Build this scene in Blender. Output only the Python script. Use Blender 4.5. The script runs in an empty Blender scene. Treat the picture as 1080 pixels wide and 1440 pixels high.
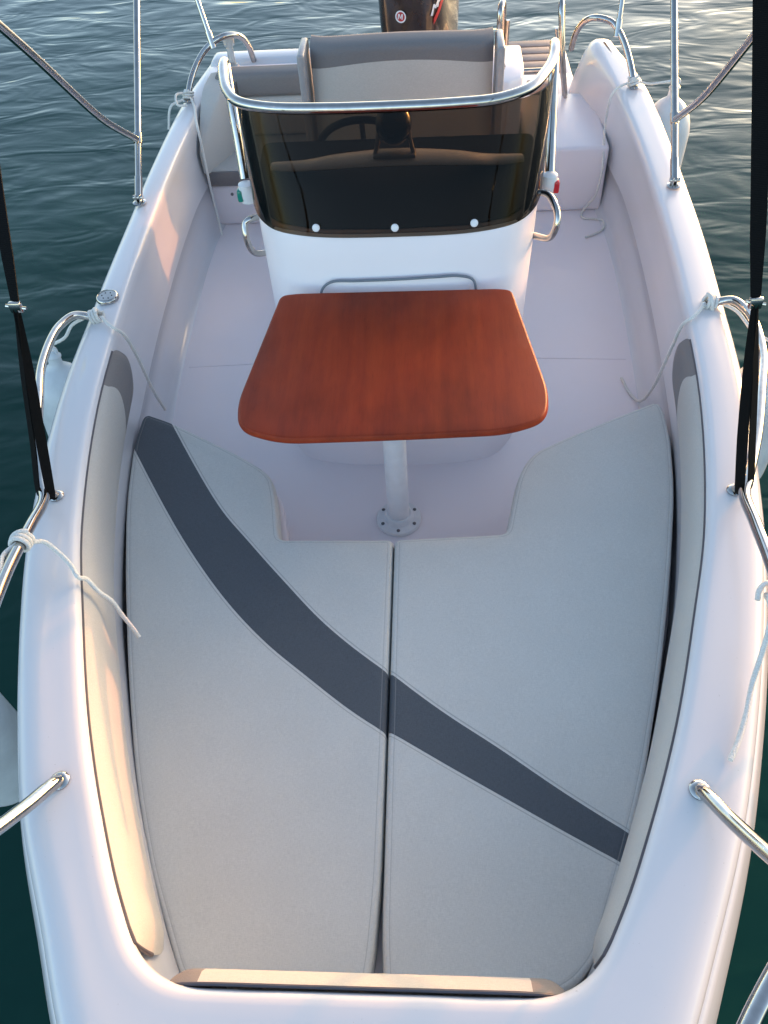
import bpy, bmesh, math, random
import numpy as np
from mathutils import Vector, Matrix
from mathutils.geometry import delaunay_2d_cdt
random.seed(4)
rng = np.random.default_rng(7)
scn = bpy.context.scene
col = scn.collection
WATER_Z = -0.05
FLOOR_Z = 0.20

# ------------------------------------------------------------------ helpers
def tag(o, label=None, cat=None, group=None, kind=None):
    if label: o['label'] = label
    if cat: o['category'] = cat
    if group: o['group'] = group
    if kind: o['kind'] = kind
    return o

def empty(name, loc, label, cat, group=None):
    o = bpy.data.objects.new(name, None)
    o.empty_display_size = 0.1
    o.location = loc
    col.objects.link(o)
    return tag(o, label, cat, group)

def obj(name, bm, mats, parent=None, sharp=38, recalc=True):
    if recalc:
        bmesh.ops.recalc_face_normals(bm, faces=bm.faces[:])
    lim = math.radians(sharp)
    for f in bm.faces: f.smooth = True
    for e in bm.edges:
        if len(e.link_faces) == 2 and e.calc_face_angle(0.0) > lim: e.smooth = False
    me = bpy.data.meshes.new(name)
    bm.to_mesh(me); bm.free()
    for m in (mats if isinstance(mats, (list, tuple)) else [mats]): me.materials.append(m)
    o = bpy.data.objects.new(name, me)
    col.objects.link(o)
    if parent:
        o.parent = parent
        bpy.context.view_layer.update()
        o.matrix_parent_inverse = parent.matrix_world.inverted()
    return o

def catmull(pts, n=8, closed=False):
    P = [Vector(p) for p in pts]
    if len(P) < 3: return P
    out = []
    N = len(P)
    rngs = range(N if closed else N - 1)
    for i in rngs:
        p1, p2 = P[i], P[(i + 1) % N]
        p0 = P[i - 1] if (i > 0 or closed) else p1 * 2 - p2
        p3 = P[(i + 2) % N] if (i + 2 < N or closed) else p2 * 2 - p1
        # centripetal form keeps tight corners free of loops
        t01 = max((p1 - p0).length, 1e-6) ** .5; t12 = max((p2 - p1).length, 1e-6) ** .5; t23 = max((p3 - p2).length, 1e-6) ** .5
        m1 = (p2 - p1 + t12 * ((p1 - p0) / t01 - (p2 - p0) / (t01 + t12)))
        m2 = (p2 - p1 + t12 * ((p3 - p2) / t23 - (p3 - p1) / (t12 + t23)))
        for k in range(n):
            t = k / n
            out.append((2*t**3 - 3*t*t + 1) * p1 + (t**3 - 2*t*t + t) * m1 + (-2*t**3 + 3*t*t) * p2 + (t**3 - t*t) * m2)
    if not closed: out.append(P[-1])
    return out

def resample(pts, step):
    P = [Vector(p) for p in pts]
    L = [0]
    for a, b in zip(P, P[1:]): L.append(L[-1] + (b - a).length)
    n = max(2, int(round(L[-1] / step)) + 1)
    out = []; j = 0
    for i in range(n):
        s = L[-1] * i / (n - 1)
        while j < len(L) - 2 and L[j + 1] < s: j += 1
        d = L[j + 1] - L[j]
        out.append(P[j].lerp(P[j + 1], 0 if d < 1e-9 else (s - L[j]) / d))
    return out

def sweep(bm, path, prof, closed=False, caps=True, up=None, mat=0):
    """prof(i, t) -> list of (a, b) offsets in the frame (side, normal); parallel transport frame"""
    P = [Vector(p) for p in path]
    N = len(P)
    T = []
    for i in range(N):
        a = P[i - 1] if (i > 0 or closed) else P[i]
        b = P[(i + 1) % N] if (i < N - 1 or closed) else P[i]
        T.append((b - a).normalized() if (b - a).length > 1e-9 else Vector((0, 0, 1)))
    ref = Vector(up) if up else (Vector((0, 0, 1)) if abs(T[0].z) < .9 else Vector((1, 0, 0)))
    nrm = (ref - T[0] * ref.dot(T[0])).normalized()
    rings = []
    for i in range(N):
        if i:
            if up:
                nrm = (ref - T[i] * ref.dot(T[i])).normalized()
            else:
                q = T[i - 1].rotation_difference(T[i]); nrm = q @ nrm
                nrm = (nrm - T[i] * nrm.dot(T[i])).normalized()
        side = T[i].cross(nrm)
        rings.append([bm.verts.new(P[i] + side * a + nrm * b) for a, b in prof(i, i / max(1, N - 1))])
    k = len(rings[0])
    for i in range(N if closed else N - 1):
        r0, r1 = rings[i], rings[(i + 1) % N]
        for j in range(k):
            f = bm.faces.new((r0[j], r0[(j + 1) % k], r1[(j + 1) % k], r1[j])); f.material_index = mat
    if caps and not closed:
        bm.faces.new(rings[0][::-1]).material_index = mat; bm.faces.new(rings[-1]).material_index = mat
    return rings

def circ(r, n=12):
    return [(r * math.cos(2 * math.pi * i / n), r * math.sin(2 * math.pi * i / n)) for i in range(n)]

def tube(bm, pts, r, n=12, sub=8, closed=False, mat=0, raw=False):
    path = pts if raw else catmull(pts, sub, closed)
    rr = r if callable(r) else (lambda t: r)
    sweep(bm, path, lambda i, t: circ(rr(t), n), closed=closed, mat=mat)

def box(bm, x0, x1, y0, y1, z0, z1, bev=0.0, seg=3, mat=0):
    r = bmesh.ops.create_cube(bm, size=1)
    for v in r['verts']:
        v.co = Vector(((x0 + x1) / 2 + v.co.x * (x1 - x0), (y0 + y1) / 2 + v.co.y * (y1 - y0), (z0 + z1) / 2 + v.co.z * (z1 - z0)))
    fs = {f for v in r['verts'] for f in v.link_faces}
    for f in fs: f.material_index = mat
    if bev:
        es = {e for f in fs for e in f.edges}
        g = bmesh.ops.bevel(bm, geom=list(es), offset=bev, segments=seg, affect='EDGES', profile=.5)
        for f in g['faces']: f.material_index = mat
    return r

def lathe(bm, prof, M=Matrix(), n=32, mat=0):
    """prof: (r, z) from the bottom to the top"""
    rings = []
    for r, z in prof:
        if r < 1e-6: rings.append([bm.verts.new(M @ Vector((0, 0, z)))])
        else: rings.append([bm.verts.new(M @ Vector((r * math.cos(2*math.pi*i/n), r * math.sin(2*math.pi*i/n), z))) for i in range(n)])
    for a, b in zip(rings, rings[1:]):
        for i in range(n):
            j = (i + 1) % n
            if len(a) == 1 and len(b) == 1: continue
            if len(a) == 1: f = bm.faces.new((a[0], b[j], b[i]))
            elif len(b) == 1: f = bm.faces.new((a[i], a[j], b[0]))
            else: f = bm.faces.new((a[i], a[j], b[j], b[i]))
            f.material_index = mat
    for r in (rings[0], rings[-1]):
        if len(r) > 1:
            try: bm.faces.new(r).material_index = mat
            except ValueError: pass

def aim(p, d, roll=0):
    z = Vector(d).normalized()
    x = (Vector((0, 0, 1)) if abs(z.z) < .95 else Vector((0, 1, 0))).cross(z).normalized()
    y = z.cross(x)
    M = Matrix(((x.x, y.x, z.x, p[0]), (x.y, y.y, z.y, p[1]), (x.z, y.z, z.z, p[2]), (0, 0, 0, 1)))
    return M @ Matrix.Rotation(roll, 4, 'Z')

def loft(bm, rows, close_u=False, mat=0):
    V = [[bm.verts.new(p) for p in r] for r in rows]
    k = len(V[0])
    for a, b in zip(V, V[1:]):
        for j in range(k if close_u else k - 1):
            f = bm.faces.new((a[j], a[(j + 1) % k], b[(j + 1) % k], b[j])); f.material_index = mat
    return V

def round_poly(pts, r, seg=6):
    out = []
    N = len(pts)
    for i in range(N):
        p = Vector(pts[i]).to_2d(); a = Vector(pts[i - 1]).to_2d() - p; b = Vector(pts[(i + 1) % N]).to_2d() - p
        rr = r[i] if isinstance(r, (list, tuple)) else r
        d = min(rr, a.length * .45, b.length * .45)
        A = p + a.normalized() * d; B = p + b.normalized() * d
        for k in range(seg + 1):
            t = k / seg
            out.append((1 - t) ** 2 * A + 2 * t * (1 - t) * p + t * t * B)
    return out

def ring_resample(pts, step):
    P = [Vector((p[0], p[1], 0)) for p in pts]
    R = resample(P + [P[0]], step)[:-1]
    return [(v.x, v.y) for v in R]

def poly_area(p):
    return .5 * sum(p[i][0] * p[(i + 1) % len(p)][1] - p[(i + 1) % len(p)][0] * p[i][1] for i in range(len(p)))

def seg_dist(pts, line, closed=False):
    """distance of every point to a polyline, and on which side (left +) of it"""
    Q = np.asarray(pts, float); L = np.asarray(line, float)
    A = L if closed else L[:-1]; B = np.roll(L, -1, 0) if closed else L[1:]
    D = B - A
    best = np.full(len(Q), 1e9); side = np.ones(len(Q))
    for a, d in zip(A, D):
        dd = d @ d
        if dd < 1e-14: continue
        t = np.clip(((Q - a) @ d) / dd, 0, 1)
        v = Q - (a + t[:, None] * d)
        s = np.hypot(v[:, 0], v[:, 1])
        cr = d[0] * (Q[:, 1] - a[1]) - d[1] * (Q[:, 0] - a[0])
        m = s < best - 1e-9
        best[m] = s[m]; side[m] = np.sign(cr[m])
    return best, side

def pad(name, outline, z0, z1, r, step, mats, parent=None, warp=None, band=None, grid=.016):
    """an upholstered or rounded slab: plan outline (already rounded), bottom z0, top z1, edge radius r"""
    out = ring_resample(outline, step)
    if poly_area(out) < 0: out = out[::-1]
    O = np.array(out)
    nx = np.roll(O, -1, 0) - np.roll(O, 1, 0); nx /= np.linalg.norm(nx, axis=1)[:, None]
    inn = np.stack([-nx[:, 1], nx[:, 0]], 1)
    pts = [tuple(p) for p in O]
    for k in (.05, .15, .3, .5, .75, 1.0):
        c = O + inn * (r * k)
        d, s = seg_dist(c, O, True)
        pts += [tuple(p) for p, dd in zip(c, d) if dd > .93 * r * k]
    lo, hi = O.min(0), O.max(0)
    g = [(x, y) for x in np.arange(lo[0], hi[0], grid) for y in np.arange(lo[1], hi[1], grid)]
    if g:
        d, s = seg_dist(g, O, True)
        pts += [p for p, dd, ss in zip(g, d, s) if dd > r + grid * .5 and ss > 0]
    n = len(out)
    vs, es, fs, *_ = delaunay_2d_cdt([Vector(p) for p in pts], [], [list(range(n))], 1, 1e-6)
    V2 = np.array([(v.x, v.y) for v in vs])
    D, _ = seg_dist(V2, O, True)
    H = np.where(D < r, z1 - r + np.sqrt(np.clip(r * r - (r - np.minimum(D, r)) ** 2, 0, None)), z1)
    if warp: H = H + np.array([warp(x, y, d) for (x, y), d in zip(V2, D)])
    bm = bmesh.new()
    le = bm.verts.layers.float.new('edge'); lb = bm.verts.layers.float.new('band')
    if band: B = band(V2)
    bv = []
    for i, (p, h) in enumerate(zip(V2, H)):
        v = bm.verts.new((p[0], p[1], h)); v[le] = D[i]; v[lb] = B[i] if band else -1
        bv.append(v)
    for f in fs:
        try: bm.faces.new([bv[i] for i in f])
        except ValueError: pass
    # sides, slightly full
    be = [e for e in bm.edges if len(e.link_faces) == 1]
    ringv = {v for e in be for v in e.verts}
    cen = V2.mean(0)
    prev = {v: v for v in ringv}
    zt = z1 - r
    for k, (fr, bulge) in enumerate(((.35, .003), (.75, .002), (1., -.006))):
        cur = {}
        for v in ringv:
            i = int(np.argmin(((O - np.array((v.co.x, v.co.y))) ** 2).sum(1)))
            w = bm.verts.new((v.co.x - inn[i][0] * bulge, v.co.y - inn[i][1] * bulge, v.co.z + (z0 - v.co.z) * fr))
            w[lb] = v[lb]; w[le] = -.01 - .02 * fr
            cur[v] = w
        for e in be:
            a, b = e.verts
            bm.faces.new((prev[a], prev[b], cur[b], cur[a]))
        prev = cur
    return obj(name, bm, mats, parent, sharp=60)

# ------------------------------------------------------------------ materials
class NT:
    def __init__(s, name):
        s.m = bpy.data.materials.new(name); s.m.use_nodes = True
        s.t = s.m.node_tree; s.t.nodes.clear()
        s.out = s.n('ShaderNodeOutputMaterial')
    def n(s, typ, **kw):
        nd = s.t.nodes.new(typ)
        for k, v in kw.items():
            if k.startswith('i_'):
                key = k[2:].replace('_', ' ')
                nd.inputs[key].default_value = v
            else: setattr(nd, k, v)
        return nd
    def l(s, a, b): s.t.links.new(a, b)
    def ramp(s, fac, stops):
        r = s.n('ShaderNodeValToRGB')
        els = r.color_ramp.elements
        while len(els) < len(stops): els.new(.5)
        for e, (p, c) in zip(els, stops):
            e.position = p; e.color = (*c, 1) if len(c) == 3 else c
        s.l(fac, r.inputs[0]); return r
    def noise(s, scale, detail=3, rough=.5, vec=None, stretch=None):
        tc = s.n('ShaderNodeTexCoord')
        mp = s.n('ShaderNodeMapping')
        if stretch: mp.inputs['Scale'].default_value = stretch
        s.l(vec or tc.outputs['Object'], mp.inputs[0])
        nz = s.n('ShaderNodeTexNoise'); nz.inputs['Scale'].default_value = scale
        nz.inputs['Detail'].default_value = detail; nz.inputs['Roughness'].default_value = rough
        s.l(mp.outputs[0], nz.inputs['Vector']); return nz
    def bump(s, h, strength, dist=.001, normal=None):
        b = s.n('ShaderNodeBump'); b.inputs['Strength'].default_value = strength; b.inputs['Distance'].default_value = dist
        s.l(h, b.inputs['Height'])
        if normal: s.l(normal, b.inputs['Normal'])
        return b
    def mix(s, fac, a, b, typ='MIX'):
        m = s.n('ShaderNodeMix', data_type='RGBA', blend_type=typ)
        for inp, v in ((m.inputs[0], fac), (m.inputs[6], a), (m.inputs[7], b)):
            if isinstance(v, (int, float)): inp.default_value = v
            elif isinstance(v, tuple): inp.default_value = (*v, 1) if len(v) == 3 else v
            else: s.l(v, inp)
        return m.outputs[2]
    def math(s, op, a, b=None, clamp=False):
        m = s.n('ShaderNodeMath', operation=op, use_clamp=clamp)
        for inp, v in zip(m.inputs, (a, b)):
            if v is None: continue
            if isinstance(v, (int, float)): inp.default_value = v
            else: s.l(v, inp)
        return m.outputs[0]
    def bsdf(s, **kw):
        p = s.n('ShaderNodeBsdfPrincipled')
        for k, v in kw.items():
            inp = p.inputs[k.replace('_', ' ')]
            if isinstance(v, (int, float, tuple)): inp.default_value = (*v, 1) if isinstance(v, tuple) and len(v) == 3 else v
            else: s.l(v, inp)
        s.l(p.outputs[0], s.out.inputs[0]); return p

def gelcoat(name, base, rough=.16, spots=True):
    m = NT(name)
    big = m.noise(2.2, 4, .55)
    c = m.ramp(big.outputs[0], ((.3, tuple(x * .97 for x in base)), (.7, base)))
    colr = c.outputs[0]
    if spots:
        fl = m.noise(150, 2, .6)
        sp = m.ramp(fl.outputs[0], ((.735, (0, 0, 0)), (.775, (1, 1, 1))))
        colr = m.mix(m.math('MULTIPLY', sp.outputs[0], .35), colr, (.30, .27, .24))
    wav = m.noise(5, 2, .5)
    b = m.bump(wav.outputs[0], .05, .004)
    m.bsdf(Base_Color=colr, Roughness=rough, Normal=b.outputs[0], IOR=1.5, Coat_Weight=.12, Coat_Roughness=.10)
    return m.m

def fabric(name, base, dark=None, stripe=None):
    """woven outdoor vinyl; with stripe the vertex attribute 'band' selects the darker inlay"""
    m = NT(name)
    a = m.noise(75, 2, .6, stretch=(14, 1.6, 6)); b = m.noise(75, 2, .6, stretch=(1.6, 14, 6))
    w = m.math('MULTIPLY', m.math('ADD', a.outputs[0], b.outputs[0]), .5)
    cl = m.noise(3.5, 4, .55)
    lo = tuple(x * .88 for x in base); hi = tuple(min(1, x * 1.09) for x in base)
    c = m.ramp(w, ((.34, lo), (.66, hi))).outputs[0]
    h = w
    if stripe:
        at = m.n('ShaderNodeAttribute', attribute_name='band').outputs['Fac']
        s2 = m.ramp(w, ((.3, tuple(x * .78 for x in stripe)), (.7, tuple(x * 1.25 for x in stripe)))).outputs[0]
        sel = m.math('GREATER_THAN', at, 0.0)
        c = m.mix(sel, c, s2)
        # sewn seam just outside the inlay
        d1 = m.math('ABSOLUTE', m.math('ADD', at, .007))
        st = m.math('LESS_THAN', d1, .0013)
        c = m.mix(m.math('MULTIPLY', st, .55), c, tuple(x * .45 for x in base))
        groove = m.math('SMOOTH_MIN', m.math('MULTIPLY', m.math('ABSOLUTE', at), 120), 1.0)
        ed = m.n('ShaderNodeAttribute', attribute_name='edge').outputs['Fac']
        d2 = m.math('ABSOLUTE', m.math('SUBTRACT', ed, .014))
        st2 = m.math('LESS_THAN', d2, .0011)
        c = m.mix(m.math('MULTIPLY', st2, .4), c, tuple(x * .5 for x in base))
        g2 = m.math('MINIMUM', m.math('MULTIPLY', d2, 180), 1.0)
        g1 = m.math('MINIMUM', m.math('MULTIPLY', m.math('ABSOLUTE', m.math('ADD', at, .003)), 160), 1.0)
        h = m.math('ADD', m.math('MULTIPLY', w, .6), m.math('MULTIPLY', m.math('ADD', g1, g2), 1.6))
    c = m.mix(.35, c, m.ramp(cl.outputs[0], ((.3, (.82, .82, .82)), (.7, (1, 1, 1)))).outputs[0], 'MULTIPLY')
    bp = m.bump(h, .45, .0009)
    m.bsdf(Base_Color=c, Roughness=.72, Normal=bp.outputs[0], IOR=1.45, Sheen_Weight=.08)
    return m.m

def plain(name, base, rough=.4, metal=0, bump=0, bscale=80, vary=.12, **kw):
    m = NT(name)
    nz = m.noise(bscale * .3, 4, .6)
    c = m.ramp(nz.outputs[0], ((.3, tuple(x * (1 - vary) for x in base)), (.7, tuple(min(1, x * (1 + vary)) for x in base))))
    args = dict(Base_Color=c.outputs[0], Roughness=rough, Metallic=metal)
    if bump:
        n2 = m.noise(bscale, 3, .6)
        args['Normal'] = m.bump(n2.outputs[0], bump, .002).outputs[0]
    args.update(kw)
    m.bsdf(**args)
    return m.m

M = {}
M['gel'] = gelcoat('white_gelcoat', (.69, .665, .675), .22)
M['gel_in'] = gelcoat('interior_gelcoat', (.88, .80, .805), .36, False)
M['fab'] = fabric('light_canvas', (.68, .655, .605), stripe=(.090, .100, .114))
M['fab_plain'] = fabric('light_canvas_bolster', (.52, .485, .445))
M['grey'] = fabric('slate_canvas', (.135, .125, .13))
M['grey2'] = fabric('warm_grey_canvas', (.20, .18, .175))
M['pipe'] = plain('grey_piping', (.075, .068, .08), .55)
M['black'] = plain('black_rubber', (.012, .012, .013), .5, bump=.3)
M['dash'] = plain('black_dash_vinyl', (.006, .005, .004), .7, bump=.4, bscale=300)
M['seal'] = plain('grey_rubber_seal', (.17, .19, .22), .5)
M['plastic'] = plain('white_plastic', (.75, .74, .74), .3, vary=.05)
M['clear'] = plain('frosted_plastic', (.70, .73, .74), .2, Transmission_Weight=.5)
M['frame'] = plain('grey_painted_frame', (.33, .31, .31), .35)
M['screw'] = plain('dull_screw', (.16, .16, .17), .4, metal=.6)
M['red'] = plain('red_lens', (.55, .02, .03), .15)
M['green'] = plain('green_lens', (.01, .22, .16), .15)
M['redpaint'] = plain('red_decal', (.45, .03, .03), .3)
M['whitepaint'] = plain('white_decal', (.8, .78, .78), .35)
M['teak'] = plain('weathered_teak', (.38, .27, .22), .55, bump=.3)

def chrome():
    m = NT('polished_steel')
    nz = m.noise(30, 3, .6)
    r = m.ramp(nz.outputs[0], ((.35, (.04,) * 3), (.75, (.13,) * 3)))
    c = m.ramp(nz.outputs[0], ((.3, (.42, .395, .37)), (.7, (.54, .51, .48))))
    m.bsdf(Base_Color=c.outputs[0], Roughness=r.outputs[0], Metallic=1.0)
    return m.m
M['chrome'] = chrome()

def webbing():
    m = NT('black_webbing')
    tc = m.n('ShaderNodeTexCoord')
    wv = m.n('ShaderNodeTexWave', wave_type='BANDS', bands_direction='Z'); wv.inputs['Scale'].default_value = 120
    wv.inputs['Distortion'].default_value = 1.0
    m.l(tc.outputs['Object'], wv.inputs[0])
    b = m.bump(wv.outputs['Fac'], .5, .0008)
    c = m.ramp(wv.outputs['Fac'], ((0, (.0018, .0018, .002)), (1, (.005, .005, .005))))
    m.bsdf(Base_Color=c.outputs[0], Roughness=.85, Normal=b.outputs[0], Specular_IOR_Level=.15)
    return m.m
M['web'] = webbing()

def rope_mat():
    m = NT('white_braided_rope')
    tc = m.n('ShaderNodeTexCoord')
    v = m.n('ShaderNodeTexVoronoi'); v.inputs['Scale'].default_value = 320
    m.l(tc.outputs['Object'], v.inputs['Vector'])
    c = m.ramp(v.outputs['Distance'], ((0, (.86, .83, .78)), (.9, (.66, .62, .56))))
    b = m.bump(v.outputs['Distance'], .9, .0012)
    m.bsdf(Base_Color=c.outputs[0], Roughness=.85, Normal=b.outputs[0])
    return m.m
M['rope'] = rope_mat()

def wood():
    m = NT('varnished_mahogany')
    g1 = m.noise(3.0, 5, .62, stretch=(9, .55, 9)); g2 = m.noise(45, 4, .65, stretch=(10, .5, 10)); st = m.noise(2.6, 4, .6, stretch=(1.6, .7, 1))
    fl = m.noise(95, 3, .6, stretch=(3, .25, 3))
    base = m.ramp(g1.outputs[0], ((.2, (.25, .023, .005)), (.5, (.33, .036, .006)), (.8, (.40, .050, .008)))).outputs[0]
    fine = m.ramp(g2.outputs[0], ((.3, (.72, .66, .62)), (.65, (1, 1, 1)))).outputs[0]
    c = m.mix(.35, base, fine, 'MULTIPLY')
    c = m.mix(.7, c, m.ramp(st.outputs[0], ((.36, (.46, .44, .42)), (.6, (1, 1, 1)))).outputs[0], 'MULTIPLY')
    c = m.mix(.35, c, m.ramp(fl.outputs[0], ((.28, (.45, .4, .38)), (.42, (1, 1, 1)))).outputs[0], 'MULTIPLY')
    rr = m.noise(9, 4, .6)
    rg = m.ramp(rr.outputs[0], ((.3, (.42,) * 3), (.7, (.58,) * 3))).outputs[0]
    b = m.bump(g2.outputs[0], .18, .001)
    m.bsdf(Base_Color=c, Roughness=rg, Normal=b.outputs[0], IOR=1.35)
    return m.m
M['wood'] = wood()

def smoked():
    m = NT('smoked_acrylic')
    tr = m.n('ShaderNodeBsdfTransparent'); tr.inputs[0].default_value = (.37, .305, .245, 1)
    gl = m.n('ShaderNodeBsdfGlossy'); gl.inputs['Roughness'].default_value = .03
    sm = m.noise(9, 4, .6, stretch=(6, 1, .5))
    m.l(m.ramp(sm.outputs[0], ((.4, (.015,) * 3), (.7, (.09,) * 3))).outputs[0], gl.inputs['Roughness'])
    fr = m.n('ShaderNodeFresnel'); fr.inputs['IOR'].default_value = 1.22
    mx = m.n('ShaderNodeMixShader')
    m.l(fr.outputs[0], mx.inputs[0]); m.l(tr.outputs[0], mx.inputs[1]); m.l(gl.outputs[0], mx.inputs[2])
    m.l(mx.outputs[0], m.out.inputs[0])
    return m.m
M['smoked'] = smoked()

def water_mat():
    m = NT('sea_water')
    tc = m.n('ShaderNodeTexCoord')
    def layer(scale, stretch, rot, det, dist):
        mp = m.n('ShaderNodeMapping'); mp.inputs['Rotation'].default_value = (0, 0, rot); mp.inputs['Scale'].default_value = stretch
        m.l(tc.outputs['Object'], mp.inputs[0])
        nz = m.n('ShaderNodeTexNoise'); nz.inputs['Scale'].default_value = scale; nz.inputs['Detail'].default_value = det
        nz.inputs['Roughness'].default_value = .55; nz.inputs['Distortion'].default_value = dist
        m.l(mp.outputs[0], nz.inputs['Vector']); return nz.outputs[0]
    a = layer(1.0, (.7, 1.4, 1), .35, 2, .8)
    b = layer(2.9, (.65, 1.4, 1), -.15, 2, 1.0)
    c = layer(8, (.6, 1.3, 1), .5, 2, .6)
    h = m.math('ADD', m.math('ADD', m.math('MULTIPLY', a, 1.0), m.math('MULTIPLY', b, .42)), m.math('MULTIPLY', c, .055))
    bp = m.bump(h, 1.0, .030)
    cv = m.noise(.7, 3, .5)
    cc = m.ramp(cv.outputs[0], ((.3, (.0025, .024, .0185)), (.7, (.0045, .037, .028))))
    m.bsdf(Base_Color=cc.outputs[0], Roughness=.06, Normal=bp.outputs[0], IOR=1.333, Specular_Tint=(.68, .96, .86))
    return m.m
M['water'] = water_mat()

# ------------------------------------------------------------------ light, sky, camera
SUN_AZ = math.radians(50.5)      # from +X (starboard) towards +Y (aft)
SUN_EL = math.radians(2.6)
AIR, DUST, OZ = .5, 1.1, .62
w = bpy.data.worlds.new('World'); scn.world = w; w.use_nodes = True
nt = w.node_tree
sky = nt.nodes.new('ShaderNodeTexSky'); sky.sky_type = 'NISHITA'; sky.sun_disc = False
sky.sun_elevation = SUN_EL; sky.sun_rotation = math.pi / 2 - SUN_AZ
sky.air_density = AIR; sky.dust_density = DUST; sky.ozone_density = OZ
bg = nt.nodes['Background']; bg.inputs[1].default_value = .15
nt.links.new(sky.outputs[0], bg.inputs[0])
sd = bpy.data.lights.new('sun', 'SUN'); sd.energy = .42; sd.angle = math.radians(.6); sd.color = (1, .38, .14)
so = bpy.data.objects.new('sun', sd); col.objects.link(so)
so.rotation_euler = Vector((math.cos(SUN_AZ) * math.cos(SUN_EL), math.sin(SUN_AZ) * math.cos(SUN_EL), math.sin(SUN_EL))).to_track_quat('Z', 'Y').to_euler()
so.location = (30, 30, 5)

cam = bpy.data.cameras.new('camera'); co = bpy.data.objects.new('camera', cam); col.objects.link(co)
rt = Vector((.997965, .035227, -.053156)); up = Vector((.007093, .767078, .641514)); fw = Vector((-.063373, .640586, -.765267))
Rm = Matrix((rt, up, -fw)).transposed().to_4x4()
co.matrix_world = Matrix.Translation((.117973, 0, 2.225871)) @ Rm
cam.sensor_fit = 'VERTICAL'; cam.sensor_height = 36; cam.lens = 36 * 1140.98 / 1440
cam.clip_start = .02; cam.clip_end = 3000
scn.camera = co
scn.view_settings.view_transform = 'Standard'; scn.view_settings.look = 'None'
scn.view_settings.exposure = 2.9; scn.view_settings.gamma = 1
scn.cycles.max_bounces = 10; scn.cycles.transparent_max_bounces = 12

# ------------------------------------------------------------------ the sea
bm = bmesh.new()
bmesh.ops.create_grid(bm, x_segments=4, y_segments=4, size=900)
wat = obj('water', bm, M['water'])
wat.location = (0, 300, WATER_Z)
tag(wat, 'dark teal rippled sea around the boat', kind='structure')

# ------------------------------------------------------------------ boat plan
def Zg(y): return float(np.interp(y, [-.6, .3, .55, 1.3, 2.07, 2.8, 4], [.815, .80, .795, .752, .71, .685, .68]))
ST = [  # inner x, y ; outer x, y (starboard) ; outer x, y (port)
 (.872, 4.14, .975, 4.15, .955, 4.14), (.90, 3.70, 1.040, 3.74, 1.005, 3.72), (.917, 3.10, 1.050, 3.14, 1.020, 3.06),
 (.905, 2.60, 1.037, 2.62, 1.008, 2.60), (.882, 2.20, 1.010, 2.22, .993, 2.24), (.828, 1.66, .958, 1.68, .955, 1.68),
 (.736, 1.20, .876, 1.22, .873, 1.20), (.655, .94, .803, .94, .800, .93), (.570, .695, .722, .69, .715, .68),
 (.487, .50, .645, .49, .640, .49), (.415, .355, .560, .31, .547, .31), (.362, .277, .485, .165, .475, .17),
 (.300, .241, .385, .02, .378, .02), (.20, .235, .26, -.13, .26, -.13), (.10, .235, .13, -.235, .13, -.235), (0, .235, 0, -.27, 0, -.27)]
right = [((a, b), (c, d)) for a, b, c, d, e, f in ST]
left = [((-a, b), (-e, f)) for a, b, c, d, e, f in ST]
full = right + left[-2::-1]
Ic = catmull([(p[0][0], p[0][1], 0) for p in full], 7)
Oc = catmull([(p[1][0], p[1][1], 0) for p in full], 7)
_h = [(p.y, p.x) for p in Ic[:len(Ic) // 2 - 10]][::-1]
IY = [a for a, b in _h]; IX = [b for a, b in _h]
def Ix(y):
    return float(np.interp(y, IY, IX))

boat = empty('motorboat', (0, 1.9, WATER_Z), 'white open motorboat with a grey and beige bow sunpad and a centre console', 'boat')

def section(I, O, stern):
    """deck and liner profile at one station: list of 3-D points from the floor up over the gunwale to the seam"""
    I = Vector((I.x, I.y)); O = Vector((O.x, O.y)); d = O - I; wd = d.length; n = d / wd
    zi, zo = Zg(I.y), Zg(O.y)
    def P(off, z, lerp): 
        zz = zi + (zo - zi) * lerp
        q = I + n * off
        return Vector((q.x, q.y, z if lerp is None else zz + z))
    fl = stern
    pts = []
    for off, z in ((-.040 - fl * .9, FLOOR_Z), (-.022 - fl * .9, FLOOR_Z + .006), (-.008 - fl * .9, FLOOR_Z + .03), (.004 - fl, FLOOR_Z + .10), (.010 - fl, .385), (.005 - fl, .392), (.004 - fl, .40), (.010 - fl * .9, .50), (.010 - fl * .6, zi - .10)):
        q = I + n * off; pts.append(Vector((q.x, q.y, z)))
    for off, z in ((.004 - fl * .35, -.050), (.001 - fl * .18, -.026), (.003 - fl * .08, -.012), (.008, -.005), (.016, -.0012), (.026, 0), (.045, 0)):
        pts.append(P(off, z, 0))
    pts.append(P(wd * .5, 0, .5))
    for off, z in ((-.062, 0), (-.045, -.0008), (-.030, -.0035), (-.017, -.009), (-.007, -.019), (-.0015, -.034), (.000, -.052)):
        pts.append(P(wd + off, z, 1))
    hull = []
    for off, z in ((-.004, -.053), (-.003, -.058), (.006, -.060), (.012, -.066), (.018, -.078), (.034, -.12), (.052, -.19), (.064, -.28), (.06, -.42)):
        hull.append(P(wd + off, z, 1))
    for off, z in ((.03, .20), (.0, .0), (-.10, -.2)):
        q = I + n * (wd + off); hull.append(Vector((q.x, q.y, z)))
    return pts, hull

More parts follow.
